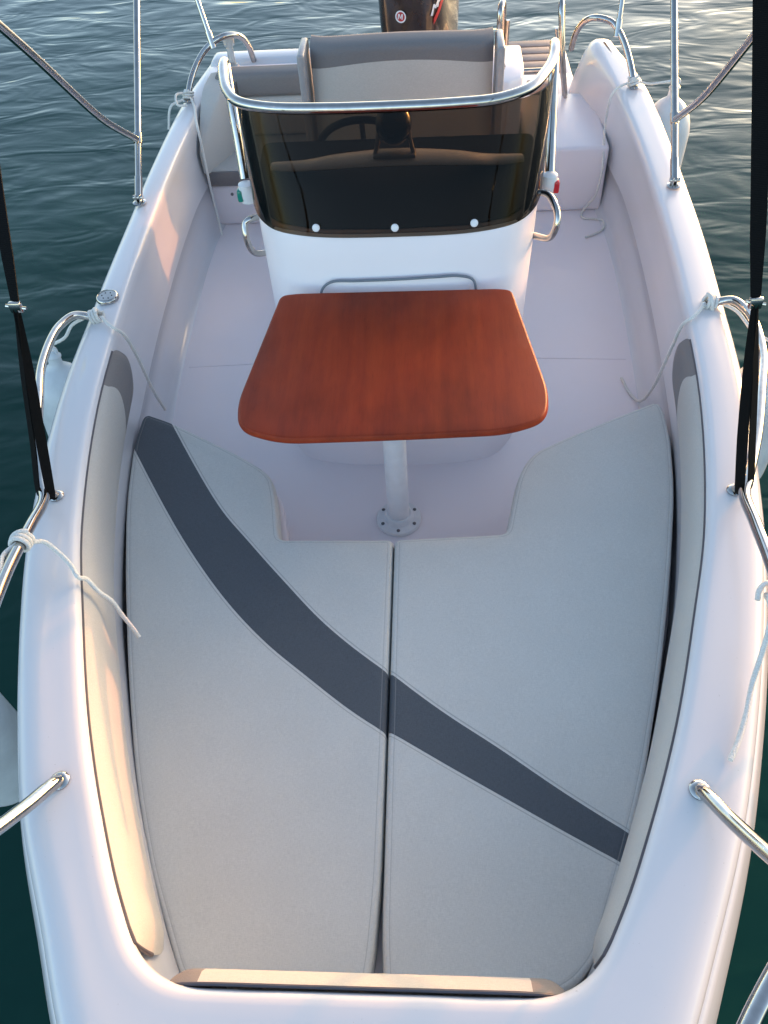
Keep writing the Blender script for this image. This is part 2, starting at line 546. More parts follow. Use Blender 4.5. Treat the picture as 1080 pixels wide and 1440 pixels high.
D, H = [], []
for I, O in zip(Ic, Oc):
    st = float(np.interp(I.y, [3.3, 3.75, 4.14], [0, .03, .10]))
    a, b = section(I, O, st); D.append(a); H.append(b)
def cap_end(rows, hull, sgn):
    """closes the stern end of a quarter with a rounded nose"""
    base, hb = rows, hull
    ctr = sum(base, Vector()) / len(base); xm = (base[9].x + base[-1].x) / 2
    outA, outB = [], []
    for dy, k, dz in ((.045, .98, -.004), (.085, .90, -.016), (.115, .74, -.042), (.132, .48, -.085), (.138, .02, -.13)):
        outA.append([Vector((xm + (p.x - xm) * k, p.y + dy, p.z + dz * max(0, (p.z - .3) / .4))) for p in base])
        outB.append([Vector((xm + (p.x - xm) * k, p.y + dy, p.z + dz * max(0, (p.z - .3) / .4))) for p in hb])
    return outA, outB
a, b = cap_end(D[0], H[0], 1); D = a[::-1] + D; H = b[::-1] + H
a, b = cap_end(D[-1], H[-1], -1); D += a; H += b
bm = bmesh.new(); loft(bm, D)
deck = obj('deck_moulding', bm, M['gel'], boat, sharp=50)
bm = bmesh.new(); loft(bm, H)
obj('hull', bm, M['gel'], boat, sharp=35)
# cockpit sole
bm = bmesh.new()
ys = np.linspace(.30, 4.10, 60)
loft(bm, [[(x * (Ix(y) - .02), y, FLOOR_Z + .001) for x in np.linspace(-1, 1, 7)] for y in ys])
for s in (-1, 1):
    tube(bm, [(s * .44, 2.46, FLOOR_Z + .001), (s * .84, 2.44, FLOOR_Z - .0005)], .0035, 8, raw=True)
obj('cockpit_floor', bm, M['gel_in'], boat)
# transom closing the stern
bm = bmesh.new()
box(bm, -.93, -.27, 4.02, 4.16, -.1, .715, .035, 4)
box(bm, -.28, .52, 4.025, 4.155, -.1, .44, .02, 3)
obj('transom', bm, M['gel'], boat)

# bench that carries the bow sunpad
bo = [(0, 1.395), (.305, 1.395), (.318, 1.46), (.343, 1.57), (.362, 1.645), (.405, 1.69), (.51, 1.75), (.735, 1.885), (.852, 1.925)]
wall = [(Ix(y) + .005, y) for y in (1.8, 1.6, 1.4, 1.2, 1.0, .8, .6, .45, .35)] + [(.30, .25), (0, .245)]
halfR = bo + wall
outl = halfR + [(-x, y) for x, y in halfR[::-1] if x > 1e-6]
pad('bow_bench', round_poly(outl, .02, 3), FLOOR_Z, .338, .012, .02, M['gel_in'], boat, grid=.06)

# ------------------------------------------------------------------ side bolsters
def bolster(s):
    sub = []
    def pt(y, v, lift=1.0):
        """v 0 at the bottom edge, 1 at the piped top edge"""
        zt = Zg(y) - .024; zb = .495
        z = zb + (zt - zb) * v
        th = .005 + .021 * (max(0, 1 - abs(2 * v - 1) ** 3.0)) ** .65 * (.8 + .25 * v) * lift
        # inward normal of the wall in plan
        e = .03
        dx = (Ix(y + e) - Ix(y - e)) / (2 * e)
        n = Vector((-1, dx)).normalized()
        return Vector((s * (Ix(y) + .006 + n.x * th), y + n.y * th, z))
    def yb(v): return 1.735 + .075 * math.sin(math.pi * min(1, v * 1.05)) ** .8 * (0.6 + .4 * v) + .03 * v   # seam of the grey tip
    def y0(v): return .292 + .085 * (1 - math.sqrt(max(0, 1 - (1 - v) ** 2)))
    def y1(v): return 1.925 + .075 * math.sin(math.pi * (1 - v) ** .8 * .9) + .02 * (1 - v)
    vs = [i / 16 for i in range(17)]
    def ends(t, far): return 1.0
    bm = bmesh.new()
    us = np.linspace(0, 1, 70)
    rows = []
    for u in us:
        lift = min(1, math.sqrt(max(0, u) / .03)) if u < .03 else 1
        rows.append([pt(y0(v) + (yb(v) - y0(v)) * u, v, lift) for v in vs])
    loft(bm, rows)
    b = obj('side_bolster', bm, M['fab_plain'], boat, sharp=70)
    bm = bmesh.new()
    rows = []
    for u in np.linspace(0, 1, 16):
        k = max(0, (u - .7) / .3)
        lift = math.sqrt(max(0, 1 - k * k))
        rows.append([pt(yb(v) + (y1(v) - yb(v)) * u, v, lift) for v in vs])
    loft(bm, rows)
    tag(obj('end_panel', bm, M['grey2'], b, sharp=70), 'grey tip panel of the bolster')
    bm = bmesh.new()
    path = [pt(y, 1.0, 0) + Vector((s * .001, 0, .001)) for y in np.linspace(1.925, .292, 70)]
    path += [pt(y0(v), v, 0) + Vector((0, -.001, 0)) for v in np.linspace(.97, .6, 10)]
    tube(bm, path, .0038, 8, raw=True)
    obj('piping', bm, M['pipe'], b)
    return b
bolster(-1); bolster(1)

# front bolster across the bow end of the pit
bm = bmesh.new()
def fb(x, v, k=1):
    z = .53 + (.262 - .035 * max(0, (abs(x) - .265) / .06) ** 2) * v
    th = .004 + .036 * (max(0, 1 - abs(2 * v - 1) ** 3)) ** .6 * k
    return Vector((x, .2335 + th, z))
def fb_rows(x0, x1, n, kf): return [[fb(x, v / 12, kf(x)) for v in range(13)] for x in np.linspace(x0, x1, n)]
kf = lambda x: math.sqrt(max(0, 1 - max(0, (abs(x) - .285) / .04) ** 2))
loft(bm, fb_rows(-.262, .262, 30, kf))
fbo = obj('front_bolster', bm, M['fab_plain'], boat, sharp=70)
for s in (-1, 1):
    bm = bmesh.new(); loft(bm, fb_rows(s * .262, s * .325, 14, kf))
    obj('end_panel', bm, M['grey2'], fbo, sharp=70)
bm = bmesh.new(); tube(bm, [(-.315, .2375, .770), (-.27, .2375, .790), (-.1, .2375, .7935), (.1, .2375, .7935), (.27, .2375, .790), (.315, .2375, .770)], .003, 8)
obj('piping', bm, M['pipe'], fbo)

# ------------------------------------------------------------------ sunpad cushions
def side_signed(up, low):
    def f(V):
        U = resample(catmull([(*p, 0) for p in up], 6), .02); L = resample(catmull([(*p, 0) for p in low], 6), .02)
        du, su = seg_dist(V, [(p.x, p.y) for p in U]); dl, sl = seg_dist(V, [(p.x, p.y) for p in L])
        # curves run from port-aft to starboard-fore: below 'up' is its right side, above 'low' its left side
        return np.minimum(-du * su, dl * sl)
    return f
def warp(seed):
    r = np.random.default_rng(seed); ph = r.uniform(0, 6, 8)
    def f(x, y, d):
        k = min(1, d / .05)
        return k * (.0022 * math.sin(5 * x + 3 * y + ph[0]) + .0018 * math.sin(9 * y - 4 * x + ph[1]) + .0010 * math.sin(17 * x + ph[2]) * math.sin(13 * y + ph[3])) - .0018 * math.exp(-((d - .014) / .003) ** 2) + .0011 * math.exp(-((d - .03) / .018) ** 2) * math.sin(38 * (x - y) + 3 * math.sin(7 * y + ph[4])) * max(0, math.sin(4 * x + 5 * y + ph[5]))
    return f
padL = [(-0.8470, 1.925), (-0.8370, 1.948), (-0.7460, 1.907), (-0.5110, 1.764), (-0.4100, 1.690), (-0.3770, 1.650), (-0.3560, 1.570), (-0.3290, 1.416), (-.0028, 1.414),
        (-.0030, .885), (-.0040, .50), (-0.0120, .36), (-0.0220, .29), (-0.3720, .285), (-0.4030, .318), (-0.4330, .375), (-0.5050, .512), (-0.5800, .700), (-0.6680, .985), (-0.7500, 1.290), (-0.8130, 1.560), (-0.8470, 1.80)]
cr = [.02, .03, .05, .06, .06, .05, .05, .02, .012, .05, .05, .05, .03, .05, .03, .05, .1, .1, .1, .1, .1, .05]
cl = pad('sunpad_cushion', round_poly(padL, cr), .340, .420, .016, .011, [M['fab']], warp=warp(1),
    band=side_signed([(-.790, 1.985), (-.745, 1.904), (-.517, 1.530), (-.415, 1.405), (-.297, 1.268), (-.188, 1.147), (-.088, 1.055), (.004, .982)],
                     [(-.93, 1.94), (-.834, 1.775), (-.605, 1.412), (-.455, 1.214), (-.330, 1.082), (-.209, .980), (-.096, .890), (.010, .820)]))
tag(cl, 'port half of the beige bow sunpad, with the wide slate stripe reaching its aft corner', 'cushion', 'two halves of the bow sunpad')
padR = [(.0022, 1.414), (0.3170, 1.432), (0.3390, 1.535), (0.3620, 1.640), (0.3940, 1.712), (0.4300, 1.755), (0.5330, 1.817), (0.6990, 1.906), (0.8310, 1.972), (0.8430, 1.925), (0.8410, 1.80),
        (0.8130, 1.590), (0.7500, 1.310), (0.6680, 1.000), (0.5800, .720), (0.5100, .545), (0.4600, .430), (0.4330, .365), (0.3850, .315), (0.3300, .29), (0.0300, .285), (0.0100, .315), (.0040, .40), (.0030, .885)]
cr2 = [.012, .02, .05, .05, .05, .06, .06, .05, .03, .02, .05, .1, .1, .1, .1, .1, .05, .04, .05, .05, .02, .02, .05, .1]
cr_ = pad('sunpad_cushion', round_poly(padR, cr2), .340, .421, .016, .011, [M['fab']], warp=warp(2),
    band=side_signed([(-.02, 1.006), (.012, .981), (.127, .889), (.258, .796), (.380, .706), (.504, .622), (.60, .560)],
                     [(-.02, .846), (.014, .827), (.158, .742), (.253, .687), (.372, .619), (.482, .557), (.58, .500)]))
tag(cr_, 'starboard half of the beige bow sunpad, with the narrower slate stripe near its middle', 'cushion', 'two halves of the bow sunpad')

# ------------------------------------------------------------------ table
tab = empty('pedestal_table', (0, 1.66, FLOOR_Z), 'reddish varnished wooden table on a white post in front of the console', 'table')
TZ = .765
tr = [(-.352, 2.095), (-.30, 2.103), (.31, 2.103), (.352, 2.095), (.418, 1.64), (.405, 1.535), (.30, 1.492), (.02, 1.478), (-.28, 1.470), (-.395, 1.515), (-.412, 1.62)]
trr = [.03, .06, .06, .03, .10, .10, .12, .2, .12, .10, .10]
top = pad('tabletop', round_poly(tr, trr, 8), TZ - .021, TZ, .007, .01, M['wood'], tab, grid=.03)
bm = bmesh.new()
lathe(bm, [(.034, 0), (.034, .522)], Matrix.Translation((0, 1.662, FLOOR_Z + .02)), 36)
obj('post', bm, M['plastic'], tab)
bm = bmesh.new()
lathe(bm, [(.072, 0), (.072, .008), (.069, .012), (.048, .016), (.044, .03), (.040, .034), (.034, .034)], Matrix.Translation((0, 1.662, FLOOR_Z + .003)), 40)
fl = obj('flange', bm, M['plastic'], tab)
for k in range(6):
    a = math.radians(30 + 60 * k)
    bm = bmesh.new()
    lathe(bm, [(.0058, 0), (.0058, .002), (.003, .0035), (0, .0035)], Matrix.Translation((.058 * math.cos(a), 1.662 + .058 * math.sin(a), FLOOR_Z + .0165)), 10)
    obj('screw', bm, M['screw'], fl)

# ------------------------------------------------------------------ console
console = empty('console', (0, 2.4, FLOOR_Z), None, None); console.parent = boat
bpy.context.view_layer.update(); console.matrix_parent_inverse = boat.matrix_world.inverted()
def dring(hw, yf, yr, rc, n=120, bow=.045, flare=0.0):
    """D-shaped plan: nearly flat front with big round corners, straight sides, square rear"""
    pts = [(-hw - flare, yr), (-hw - flare * .4, yf + .34), (-hw * .985, yf + .22), (-hw * .90, yf + .115), (-hw * .76, yf + .042), (-hw * .5, yf + .010), (0, yf),
           (hw * .5, yf + .010), (hw * .76, yf + .042), (hw * .90, yf + .115), (hw * .985, yf + .22), (hw + flare * .4, yf + .34), (hw + flare, yr)]
    c = catmull([(x, y, 0) for x, y in pts], 8)
    return [(p.x, p.y) for p in c]
lev = [(FLOOR_Z, .415, 1.905), (.26, .412, 1.925), (.32, .411, 1.950), (.5, .420, 2.040), (.7, .437, 2.118), (.82, .447, 2.158), (.89, .452, 2.180), (.905, .450, 2.186), (.91, .442, 2.196)]
bm = bmesh.new()
rows = []
for z, hw, yf in lev:
    r = [(x, y, z) for x, y in dring(hw, yf, 2.68, .12)]
    rows.append(r)
V = loft(bm, rows, close_u=True)
bm.faces.new(V[-1])
obj('console_body', bm, M['gel_in'], console, sharp=60).name = 'body'
# dark dash shelf behind the windshield, rising to a pale brow under the compass
bm = bmesh.new()
shelf = round_poly([(-.405, 2.315), (-.35, 2.255), (-.235, 2.215), (0, 2.203), (.235, 2.215), (.35, 2.255), (.405, 2.315), (.442, 2.42), (.442, 2.64), (-.442, 2.64), (-.442, 2.42)], .03)
lo = [bm.verts.new((p.x, p.y, .9115)) for p in shelf]
hi = [bm.verts.new((p.x * .998, p.y, .915 + max(0, p.y - 2.25) * .16)) for p in shelf]
for i in range(len(lo)):
    j = (i + 1) % len(lo); bm.faces.new((lo[i], lo[j], hi[j], hi[i]))
bm.faces.new(hi)
obj('dashboard', bm, M['dash'], console, sharp=50)
bm = bmesh.new()
brow = catmull([(-.40, 2.52, .955), (-.30, 2.50, .965), (-.22, 2.475, .985), (-.1, 2.46, 1.0), (0, 2.455, 1.005), (.1, 2.46, 1.0), (.22, 2.475, .985), (.30, 2.50, .965), (.40, 2.52, .955)], 8)
sweep(bm, brow, lambda i, t: [(a * (.022 + .03 * math.sin(math.pi * t)), b * .012) for a, b in circ(1, 14)], up=(0, 0, 1))
obj('dash_brow', bm, M['plastic'], console)
bm = bmesh.new()
tube(bm, [(-.06, 2.44, 1.02), (-.05, 2.445, 1.06), (-.045, 2.45, 1.10)], .007, 8); tube(bm, [(.06, 2.44, 1.02), (.05, 2.445, 1.06), (.045, 2.45, 1.10)], .007, 8)
box(bm, -.065, .065, 2.42, 2.47, 1.016, 1.028, .004, 2)
cb = obj('compass', bm, M['frame'], console)
bm = bmesh.new()
bmesh.ops.create_uvsphere(bm, u_segments=28, v_segments=18, radius=.055, matrix=Matrix.Translation((0, 2.46, 1.105)) @ Matrix.Scale(1.1, 4, (0, 0, 1)))
obj('compass_bowl', bm, plain('glossy_black_bowl', (.02, .016, .013), .15), cb)
# steering wheel on the aft face
bm = bmesh.new()
Mw = aim((-.12, 2.82, .86), (0, 1, .6))
ringp = [Mw @ Vector((.16 * math.cos(a), .16 * math.sin(a), 0)) for a in np.linspace(0, 2 * math.pi, 40, endpoint=False)]
tube(bm, ringp, .013, 10, closed=True, raw=True)
for a in (math.pi / 2, math.pi * 7 / 6, math.pi * 11 / 6):
    tube(bm, [Mw @ Vector((0, 0, -.03)), Mw @ Vector((.155 * math.cos(a), .155 * math.sin(a), 0))], .009, 8, raw=True)
tube(bm, [Mw @ Vector((0, 0, -.17)), Mw @ Vector((0, 0, 0))], .03, 14, raw=True)
obj('steering_wheel', bm, M['black'], console)
# windshield
WB = [(-.449, 2.455, .955), (-.452, 2.41, .925), (-.440, 2.36, .905), (-.410, 2.296, .899), (-.355, 2.236, .899), (-.235, 2.196, .899), (0, 2.184, .899),
      (.235, 2.196, .899), (.355, 2.236, .899), (.410, 2.296, .899), (.440, 2.36, .905), (.452, 2.41, .925), (.449, 2.455, .955)]
WT = [(-.470, 2.535, 1.215), (-.468, 2.505, 1.215), (-.456, 2.455, 1.215), (-.426, 2.396, 1.215), (-.362, 2.348, 1.213), (-.235, 2.328, 1.212), (0, 2.320, 1.212),
      (.235, 2.328, 1.212), (.362, 2.348, 1.213), (.426, 2.396, 1.215), (.456, 2.455, 1.215), (.468, 2.505, 1.215), (.470, 2.535, 1.215)]
wb, wt = catmull(WB, 8), catmull(WT, 8)
def wsrow(k, off):
    row = [a.lerp(b, k) for a, b in zip(wb, wt)]
    out = []
    for i, p in enumerate(row):
        t = row[min(i + 1, len(row) - 1)] - row[max(i - 1, 0)]
        n = Vector((t.y, -t.x, 0)).normalized()
        out.append(p + n * (.004 + off))
    return out
bm = bmesh.new()
ks = np.linspace(0, 1, 9)
V1 = loft(bm, [wsrow(k, 0) for k in ks]); V2 = loft(bm, [wsrow(k, -.005) for k in ks])
def stitch(a, b):
    for i in range(len(a) - 1): bm.faces.new((a[i], a[i + 1], b[i + 1], b[i]))
stitch(V1[0], V2[0]); stitch(V1[-1], V2[-1]); stitch([r[0] for r in V1], [r[0] for r in V2]); stitch([r[-1] for r in V1], [r[-1] for r in V2])
ws = obj('windshield', bm, M['smoked'], console, sharp=50)
for x, y in ((-.232, 2.204), (.004, 2.192), (.238, 2.205)):
    bm = bmesh.new()
    lathe(bm, [(.0115, 0), (.0115, .004), (.009, .007), (0, .008)], aim((x, y - .008, .927), (0, -1, .35)), 20)
    obj('screw_cap', bm, M['whitepaint'], ws)
# grab rail round the windshield with its legs
bm = bmesh.new()
rail = [(-.492, 2.50, .93), (-.505, 2.575, 1.10), (-.520, 2.645, 1.20), (-.523, 2.660, 1.222), (-.522, 2.625, 1.228), (-.505, 2.53, 1.226), (-.480, 2.445, 1.224), (-.437, 2.375, 1.223), (-.345, 2.333, 1.222), (-.18, 2.313, 1.222), (0, 2.309, 1.222),
        (.18, 2.314, 1.222), (.30, 2.332, 1.222), (.392, 2.392, 1.223), (.440, 2.482, 1.224), (.472, 2.57, 1.226), (.486, 2.655, 1.230), (.489, 2.690, 1.224), (.488, 2.655, 1.19), (.486, 2.58, 1.08), (.484, 2.47, .93)]
tube(bm, catmull(rail, 6), .0155, 14, raw=True)
obj('grab_rail', bm, M['chrome'], console)
for s, pts in ((-1, [(-.45, 2.41, .845), (-.478, 2.395, .845), (-.492, 2.39, .835), (-.494, 2.375, .80), (-.488, 2.375, .755), (-.475, 2.39, .725), (-.437, 2.41, .715)]),
               (1, [(.45, 2.40, .905), (.474, 2.385, .905), (.492, 2.35, .89), (.500, 2.32, .865), (.496, 2.31, .83), (.482, 2.32, .795), (.437, 2.37, .775)])):
    bm = bmesh.new(); tube(bm, pts, .0105, 12); obj('grab_handle', bm, M['chrome'], console)
for s, p, mt in ((-1, (-.487, 2.475, .895), M['green']), (1, (.483, 2.45, .905), M['red'])):
    bm = bmesh.new()
    lathe(bm, [(.010, -.035), (.022, -.03), (.026, 0), (.024, .03), (.012, .036)], Matrix.Translation(p), 20)
    nl = obj('navigation_light', bm, M['plastic'], console)
    bm = bmesh.new()
    box(bm, p[0] + (.012 if s > 0 else -.030), p[0] + (.030 if s > 0 else -.012), p[1] - .024, p[1] + .010, p[2] - .022, p[2] + .016, .005, 2)
    tag(obj('lens', bm, mt, nl), 'red navigation lens' if s > 0 else 'green navigation lens')
# hatch in the console front with its grey rubber seal
bm = bmesh.new()
tube(bm, [(-.236, 2.108, .715), (-.226, 2.130, .758), (-.198, 2.137, .777), (-.12, 2.133, .782), (0, 2.131, .785), (.12, 2.134, .788), (.195, 2.140, .786), (.238, 2.143, .768), (.250, 2.125, .715)], .0042, 8)
obj('hatch_seal', bm, M['seal'], console)
for p in ((-.325, 1.968, .285), (.330, 1.972, .285)):
    bm = bmesh.new()
    lathe(bm, [(.0065, -.02), (.0065, .004), (0, .006)], aim(p, (math.copysign(.5, p[0]), -1, .4)), 12)
    obj('screw', bm, M['screw'], console)

# ------------------------------------------------------------------ helm seat
helm = empty('helm_seat', (0, 3.2, FLOOR_Z), None, None); helm.parent = boat
bpy.context.view_layer.update(); helm.matrix_parent_inverse = boat.matrix_world.inverted()
bm = bmesh.new(); box(bm, -.36, .36, 2.86, 3.30, FLOOR_Z, .62, .03, 3)
obj('seat_base', bm, M['gel'], helm)
bm = bmesh.new(); box(bm, -.35, .35, 2.83, 3.14, .621, .72, .03, 4)
obj('seat_cushion', bm, M['fab_plain'], helm)
def backshell(x, v):
    """v 0 bottom .. 1 top; gently crowned and rounded top"""
    z0 = .66; zt = 1.052 + .012 * (1 - (x / .37) ** 2)
    return z0 + (zt - z0) * v
def back_rows(v0, v1, n, thick):
    rows = []
    for k in range(n + 1):
        v = v0 + (v1 - v0) * k / n
        row = []
        for x in np.linspace(-.335, .343, 41):
            u = abs((x - .004) / .339)
            b = .03 * (1 - u ** 6)
            row.append(Vector((x, 3.30 - b - .0 + .05 * v, backshell(x, v))))
        rows.append(row)
    return rows
def band_v(x): return .855 - .05 * ((x - .004) / .34) ** 2
bm = bmesh.new()
xs = np.linspace(-.335, .343, 41)
def bp(x, v):
    u = abs((x - .004) / .339)
    b = .035 * (1 - u ** 8)
    return Vector((x, 3.18 - b + .05 * v, backshell(x, v)))
loft(bm, [[bp(x, band_v(x) * k / 12) for x in xs] for k in range(13)])
hb = obj('backrest', bm, M['fab_plain'], helm, sharp=70)
bm = bmesh.new()
rows = []
for k in range(17):
    t = k / 16
    row = []
    for x in xs:
        v = band_v(x) + (1 - band_v(x)) * min(1, t / .55)
        p = bp(x, v)
        if t <= .55:
            rr = max(0, (t - .30) / .25); p = p + Vector((0, .030 * (1 - math.sqrt(max(0, 1 - rr * rr))), 0))
        else:
            a = (t - .55) / .45
            p = bp(x, 1) + Vector((0, .030 + .10 * a, .004 * math.sin(math.pi * a) - .10 * max(0, a - .6)))
        row.append(p)
    rows.append(row)
loft(bm, rows)
obj('head_band', bm, M['grey2'], hb, sharp=70)
bm = bmesh.new(); box(bm, -.33, .338, 3.245, 3.33, .64, 1.02, .03, 3)
obj('back_shell', bm, M['frame'], hb)
for s, x in ((-1, -.362), (1, .366)):
    bm = bmesh.new()
    box(bm, x - .014, x + .014, 3.142, 3.32, .60, 1.052, .010, 3)
    obj('side_frame', bm, M['frame'], helm)
    for z in (.96, .84):
        bm = bmesh.new()
        lathe(bm, [(.010, 0), (.010, .006), (0, .009)], aim((x + s * .014, 3.21, z), (s, 0, 0)), 14)
        obj('pivot_bolt', bm, M['chrome'], helm)

# ------------------------------------------------------------------ aft port bench
bench = empty('aft_bench', (-.6, 3.8, FLOOR_Z), None, None); bench.parent = boat
bpy.context.view_layer.update(); bench.matrix_parent_inverse = boat.matrix_world.inverted()
bm = bmesh.new(); box(bm, -.90, -.28, 3.47, 4.02, FLOOR_Z, .395, .015, 3)
box(bm, -.93, -.285, 3.86, 4.02, .39, .70, .02, 3)
obj('bench_base', bm, M['gel_in'], bench)
bm = bmesh.new(); box(bm, -.89, -.28, 3.455, 3.82, .398, .478, .022, 4)
sc = obj('seat_cushion', bm, M['fab_plain'], bench)
bm = bmesh.new(); box(bm, -.886, -.284, 3.449, 3.462, .402, .470, .006, 2)
obj('front_panel', bm, M['grey2'], sc)
bm = bmesh.new(); box(bm, -.85, -.29, 3.755, 3.858, .48, .655, .02, 4)
ab = obj('backrest', bm, M['fab_plain'], bench)
bm = bmesh.new(); box(bm, -.85, -.29, 3.75, 3.86, .6555, .758, .025, 4)
obj('head_band', bm, M['grey2'], ab)
# rounded side pad along the port quarter
bm = bmesh.new()
rows = []
for u in np.linspace(0, 1, 24):
    y = 3.44 + .40 * u
    h = .56 + .175 * math.sin(min(1, u * 1.4) * math.pi / 2)
    x0 = -(Ix(y) - .012); x1 = x0 + .022 + .105 * math.sin(min(1, u * 1.25) * math.pi / 2)
    prof = []
    for a in np.linspace(0, 1, 22):
        # up the inner face and rounded over the top to the wall
        z = .47 + (h - .47) * min(1, a / .6)
        if a <= .6: prof.append(Vector((x1 - min(.035, (x1 - x0) * .6) * (1 - math.cos(a / .6 * math.pi / 2)), y, .47 + (h - .47) * math.sin(a / .6 * math.pi / 2))))
        else: prof.append(Vector((x1 - min(.035, (x1 - x0) * .6) + (x0 - x1 + min(.035, (x1 - x0) * .6)) * (a - .6) / .4, y, h + .004 * math.sin((a - .6) / .4 * math.pi))))
    rows.append(prof)
V = loft(bm, rows)
f0 = V[0] + [bm.verts.new((-(Ix(3.44) - .012), 3.44, .47))]
bm.faces.new(f0)
obj('side_pad', bm, M['fab_plain'], bench, sharp=60)
bm = bmesh.new()
lathe(bm, [(.007, 0), (.007, .004), (0, .006)], aim((-.80, 3.47, .355), (0, -1, 0)), 10)
obj('screw', bm, M['screw'], bench)

# ------------------------------------------------------------------ starboard quarter: steps, box, swim platform
bm = bmesh.new()
box(bm, .52, .885, 3.50, 4.05, FLOOR_Z, .50, .018, 4)
box(bm, .50, .83, 4.05, 4.40, .20, .45, .015, 3)
obj('boarding_step', bm, M['gel_in'], boat)
bm = bmesh.new()
vs = [(.18, 3.62), (.44, 3.62), (.505, 3.68), (.52, 3.80), (.52, 4.02), (.18, 4.02)]
pts = round_poly(vs, .014, 4)
rows = [[(p.x, p.y, z) for p in pts] for z in (FLOOR_Z, .70)] + [[(.35 + (p.x - .35) * k, 3.82 + (p.y - 3.82) * k, z) for p in pts] for k, z in ((.992, .722), (.975, .731), (.95, .734))]
V = loft(bm, rows, close_u=True); bm.faces.new(V[-1])
obj('stern_locker', bm, M['gel_in'], boat, sharp=50)
plat = None
bm = bmesh.new(); box(bm, .40, .86, 4.42, 5.0, .30, .375, .02, 3)
plat = obj('swim_platform', bm, M['gel'], boat)
for k in range(4):
    bm = bmesh.new(); y = 4.62 + k * .095
    box(bm, .47, .81, y, y + .082, .376, .392, .004, 2)
    obj('teak_slat', bm, M['teak'], plat)
bm = bmesh.new(); tube(bm, [(.46, 4.585, .39), (.82, 4.585, .39)], .013, 10, raw=True)
obj('platform_bar', bm, M['chrome'], plat)
bm = bmesh.new(); box(bm, .575, .68, 4.10, 4.16, .452, .52, .006, 2)
obj('gate_board', bm, M['teak'], boat)
def hoop(pts, name='boarding_handle', r=.013):
    bm = bmesh.new(); tube(bm, pts, r, 12); return obj(name, bm, M['chrome'], boat)
hoop([(.424, 4.06, .70), (.424, 4.07, .85), (.428, 4.09, .868), (.434, 4.12, .873), (.440, 4.15, .865), (.446, 4.18, .845), (.452, 4.20, .60)])
hoop([(.745, 4.02, .50), (.725, 4.03, .62), (.700, 4.06, .80), (.695, 4.08, .853), (.697, 4.105, .872), (.702, 4.14, .865), (.712, 4.17, .83), (.74, 4.20, .60)])
hoop([(.672, 4.0, .80), (.690, 4.0, .72), (.735, 3.99, .53), (.745, 3.99, .50)], r=.008)
hoop([(.47, 4.18, .78), (.468, 4.18, .60)], r=.010)

# ------------------------------------------------------------------ rails on the gunwales
def flange(bm, p, d=(0, 0, 1), r=.021):
    lathe(bm, [(r, 0), (r, .003), (r * .8, .007), (r * .55, .009)], aim(p, d), 20)
RAIL = [(.940, 2.066, .712), (.965, 2.068, .722), (.998, 2.052, .738), (1.020, 1.995, .748), (1.022, 1.92, .758), (1.000, 1.76, .772), (.955, 1.615, .785), (.900, 1.445, .794), (.838, 1.29, .803),
        (.815, 1.235, .806), (.803, 1.13, .835), (.790, .985, .870), (.765, .82, .905), (.735, .65, .945), (.712, .48, .970), (.655, .345, .990), (.580, .262, 1.0), (.515, .185, 1.003), (.40, .03, 1.005), (.25, -.10, 1.005), (.10, -.17, 1.0), (.0, -.185, 1.0)]
for s in (-1, 1):
    bm = bmesh.new()
    tube(bm, [(s * x, y, z) for x, y, z in RAIL], .0128, 14)
    flange(bm, (s * .940, 2.066, Zg(2.066) + .002))
    br = obj('bow_rail', bm, M['chrome'], boat)
    bm = bmesh.new()
    tube(bm, [(s * .819, 1.290, .752), (s * .822, 1.285, .772), (s * .829, 1.27, .800)], .0105, 12)
    flange(bm, (s * .819, 1.290, Zg(1.29) + .002), (0, 0, 1), .018)
    obj('stanchion', bm, M['chrome'], br)
    bm = bmesh.new()
    tube(bm, [(s * .576, .556, .796), (s * .580, .545, .81), (s * .599, .486, .851), (s * .622, .418, .905), (s * .640, .372, .945), (s * .653, .343, .988)], .0128, 12)
    flange(bm, (s * .576, .556, Zg(.556) + .002), (0, 0, 1), .0185)
    obj('stanchion', bm, M['chrome'], br)
# stern arches
AR = [(.975, 3.64, .684), (.962, 3.70, .74), (.928, 3.78, .82), (.885, 3.84, .868), (.825, 3.87, .880), (.785, 3.92, .855), (.760, 3.98, .79), (.752, 4.03, .70)]
AL = [(-.967, 3.68, .684), (-.955, 3.73, .735), (-.925, 3.80, .79), (-.872, 3.84, .842), (-.800, 3.86, .876), (-.745, 3.92, .855), (-.722, 3.99, .79), (-.715, 4.03, .71)]
for pts in (AL, AR):
    bm = bmesh.new(); tube(bm, pts, .0135, 14); flange(bm, pts[0]); obj('stern_rail', bm, M['chrome'], boat)
# clear stump of the stern light on the port quarter
bm = bmesh.new()
lathe(bm, [(.020, 0), (.016, .01), (.014, .075), (.024, .08), (.026, .115), (.022, .125), (0, .127)], Matrix.Translation((-.795, 3.93, .735)), 20)
lathe(bm, [(.03, -.04), (.028, .0)], Matrix.Translation((-.795, 3.93, .735)), 20)
obj('stern_light', bm, M['clear'], boat)
# fuel filler
bm = bmesh.new()
lathe(bm, [(.036, 0), (.036, .008), (.033, .012), (.030, .0135), (.0295, .011), (0, .012)], Matrix.Translation((-.934, 2.178, Zg(2.178) + .003)), 36)
fc = obj('filler_cap', bm, M['chrome'], boat)
bm = bmesh.new()
for a in range(0, 360, 60):
    lathe(bm, [(.0022, 0), (.0022, .0012), (0, .0014)], Matrix.Translation((-.934 + .016 * math.cos(math.radians(a)), 2.178 + .016 * math.sin(math.radians(a)), Zg(2.178) + .0142)), 8)
obj('cap_holes', bm, M['black'], fc).name = 'key_hole'

